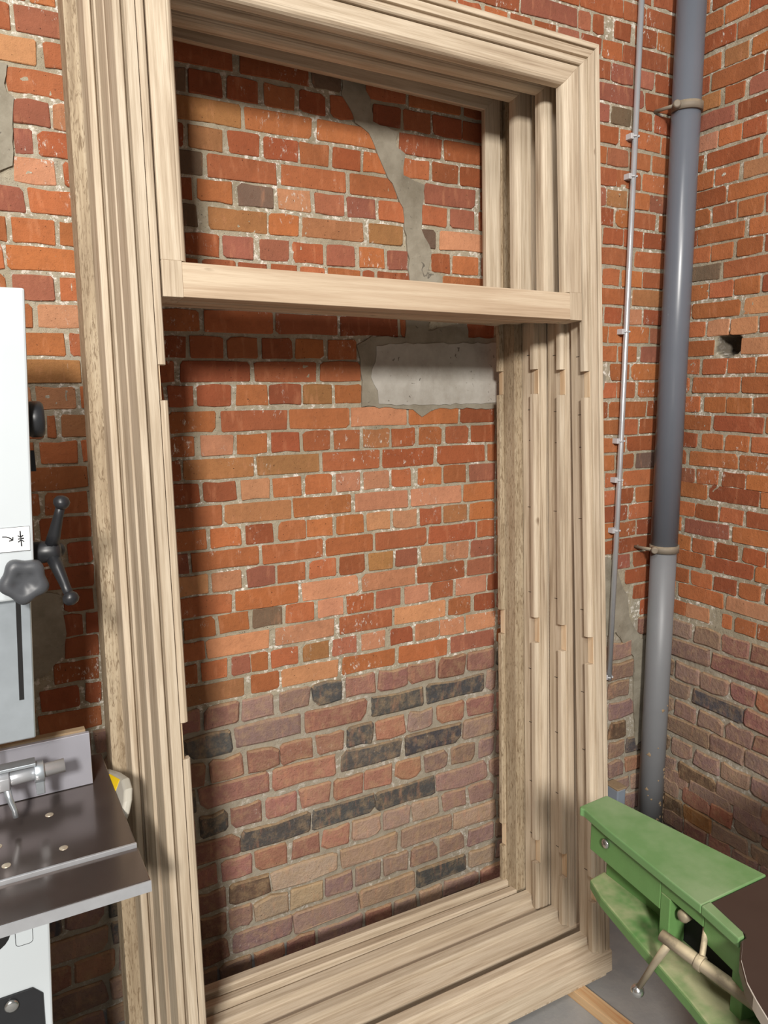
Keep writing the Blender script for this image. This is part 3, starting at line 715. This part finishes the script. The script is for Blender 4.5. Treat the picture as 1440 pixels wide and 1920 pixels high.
# cabinet
b = MB(); b.box((-.62, -.60, .0), (.0255, -.14, .868), 0, SH, 0); cb = B(b, 'cabinet', WHITE, bs, .004)
b = MB(); b.prism([(-.20, .40), (.030+.004, .40), (.0385, .646), (.0225, .664), (-.20, .664)], 1, -.604, -.6003); pl = b.build('black_plate', BLACK, cb, .001)
b = MB(); b.lathe([(0, .0125), (.004, .012), (.006, .008), (.0062, .001)], (-.014, -.604, .644), (0, -1, 0), 18); b.build('bolt', CHROME, pl)
b = MB(); b.lathe([(0, .036), (.0008, .036)], (-.040, -.6002, .79), (0, -1, 0), 24); b.build('hand_hole', DARK, cb)
b = MB(); R = []
for cx_, cz_, a0 in ((.026, .812, 0), (.009, .812, 90), (.008, .758, 180), (.024, .758, 270)):
    R += [(cx_+.006*math.cos(math.radians(a0+t)), -.6003, cz_+.006*math.sin(math.radians(a0+t))) for t in (0, 30, 60, 90)]
b.tube(R+[R[0]], .0005, 5); b.build('panel_outline', INK, cb)
b = MB(); b.box((-.42, -.62, .0), (.02, -.16, .035)); B(b, 'plinth', BLACK, bs, .003)
# ------------------------------------------------------------------ green planer on the right
pl = empty('planer', (1.2, -1.3, 0), 'green cast planing machine with brown iron table and ball-ended lever', 'machine')
def Q(mb, name, mats, par, bev=0, seg=2):
    o = mb.build(name, mats, par, bev, seg)
    if par is pl: o.location = (-1.2, 1.3, 0)
    return o
b = MB(); b.prism([(1.085, -.880), (1.081, -.872), (1.086, -.866), (1.165, -.861), (1.169, -.864), (1.221, -1.2085), (1.047, -1.2075), (1.052, -1.15), (1.074, -.95)], 2, .832, .85)
b.prism([(1.047, -1.2075), (1.070, -1.2075), (1.053, -1.285), (1.046, -1.293), (1.032, -1.293)], 2, .832, .85)
top = Q(b, 'fence_plate', GREEN, pl, .003, 2)
IT = [(1.0705, -1.2095), (1.222, -1.2105), (1.75, -1.213), (1.75, -1.75), (.86, -1.75), (.88, -1.60), (.905, -1.48), (.927, -1.42), (.944, -1.388), (.962, -1.357), (.995, -1.322), (1.032, -1.296), (1.046, -1.295), (1.054, -1.287)]
b = MB(); b.prism(IT, 2, .826, .8485); it = Q(b, 'iron_table', IRON, pl, .0015, 1)
rim = [(1.034, -1.2985), (.995, -1.3245), (.962, -1.3592), (.9435, -1.389), (.9262, -1.421), (.904, -1.481), (.879, -1.60), (.861, -1.74)]
vs = []
for x, y in rim: vs += [(x-.0012, y-.0012, .827), (x-.0012, y-.0012, .8492), (x+.0022, y+.0012, .8492)]
b = MB(); b.add(vs, [q for i in range(len(rim)-1) for q in ((3*i, 3*i+3, 3*i+4, 3*i+1), (3*i+1, 3*i+4, 3*i+5, 3*i+2))]); b.build('machined_rim', RIMM, it)
# vertical band under the plate, with a window near its root
b = MB(); 
b.prism([(1.093, -.893), (1.16, -.893), (1.19, -1.10), (1.072, -1.10)], 2, .763, .832)
b.prism([(1.072, -1.10), (1.19, -1.10), (1.2, -1.205), (1.060, -1.205)], 2, .800, .832)
b.prism([(1.060, -1.205), (1.12, -1.205), (1.11, -1.31), (1.042, -1.29)], 2, .775, .832)
b.prism([(1.072, -1.10), (1.19, -1.10), (1.2, -1.125), (1.0695, -1.125)], 2, .70, .800)
b.prism([(1.046, -1.275), (1.12, -1.275), (1.11, -1.31), (1.042, -1.30)], 2, .66, .832)
band = Q(b, 'casting_band', GREEND, pl, .002, 2)
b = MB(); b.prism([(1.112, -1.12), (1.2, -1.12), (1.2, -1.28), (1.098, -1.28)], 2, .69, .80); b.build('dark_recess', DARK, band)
b = MB(); b.lathe([(0, .010), (.004, .010), (.006, .0075), (.006, .001)], (1.0865, -.945, .807), (-1, .1, 0), 16); b.build('screw', CHROME, band)
for y, z in ((-1.145, .775), (-1.235, .765)):
    b = MB(); b.lathe([(0, .010), (.03, .012), (.034, .009), (.035, .001)], (1.11, y, z), (-1, 0, 0), 14); b.build('adjusting_knob', DUSTBAR, band)
b = MB(); b.prism([(1.130, -.905), (1.2, -.905), (1.25, -1.35), (1.118, -1.35)], 2, .68, .764); Q(b, 'recessed_web', GREEND, pl, .002)
# spreading lower flange
FL = [(1.087, -.902), (1.133, -.896), (1.16, -.93), (1.16, -1.42), (.955, -1.42), (.972, -1.34), (1.003, -1.232), (1.042, -1.056), (1.066, -.955)]
b = MB(); n = len(FL); vs = [(x, y, .675 if i not in (0, 1) else .677) for i, (x, y) in enumerate(FL)] + [(x, y, .70) for x, y in FL]
b.add(vs, [tuple(range(n-1, -1, -1)), tuple(range(n, 2*n))] + [(i, (i+1) % n, n+(i+1) % n, n+i) for i in range(n)])
Q(b, 'lower_flange', GREEND, pl, .004, 2)
# lever and shaft
b = MB(); b.tube([(1.020, -1.150, .764), (1.030, -1.20, .757), (1.052, -1.32, .741), (1.07, -1.40, .733)], [.0105, .0115, .012, .012], 16); sh = Q(b, 'shaft', DUSTBAR, pl)
b = MB(); b.tube([(1.022, -1.166, .757), (1.02, -1.135, .690), (1.019, -1.108, .628)], [.0075, .006, .0055], 12); b.build('lever', DUSTBAR, sh)
b = MB(); b.ball((1.019, -1.104, .616), .0125); b.build('ball_knob', CHROME, sh)
b = MB(); b.tube([(1.035, -1.225, .768), (1.075, -1.200, .800)], .0055, 10); b.lathe([(-.006, .0145), (.006, .0145)], (1.0345, -1.222, .7545), (.17, -.98, -.13), 16); b.build('clamp_collar', DUSTBAR, sh, .001)
b = MB(); b.box((1.25, -1.72, 0), (1.72, -1.25, .826)); Q(b, 'body', GREEND, pl, .01)
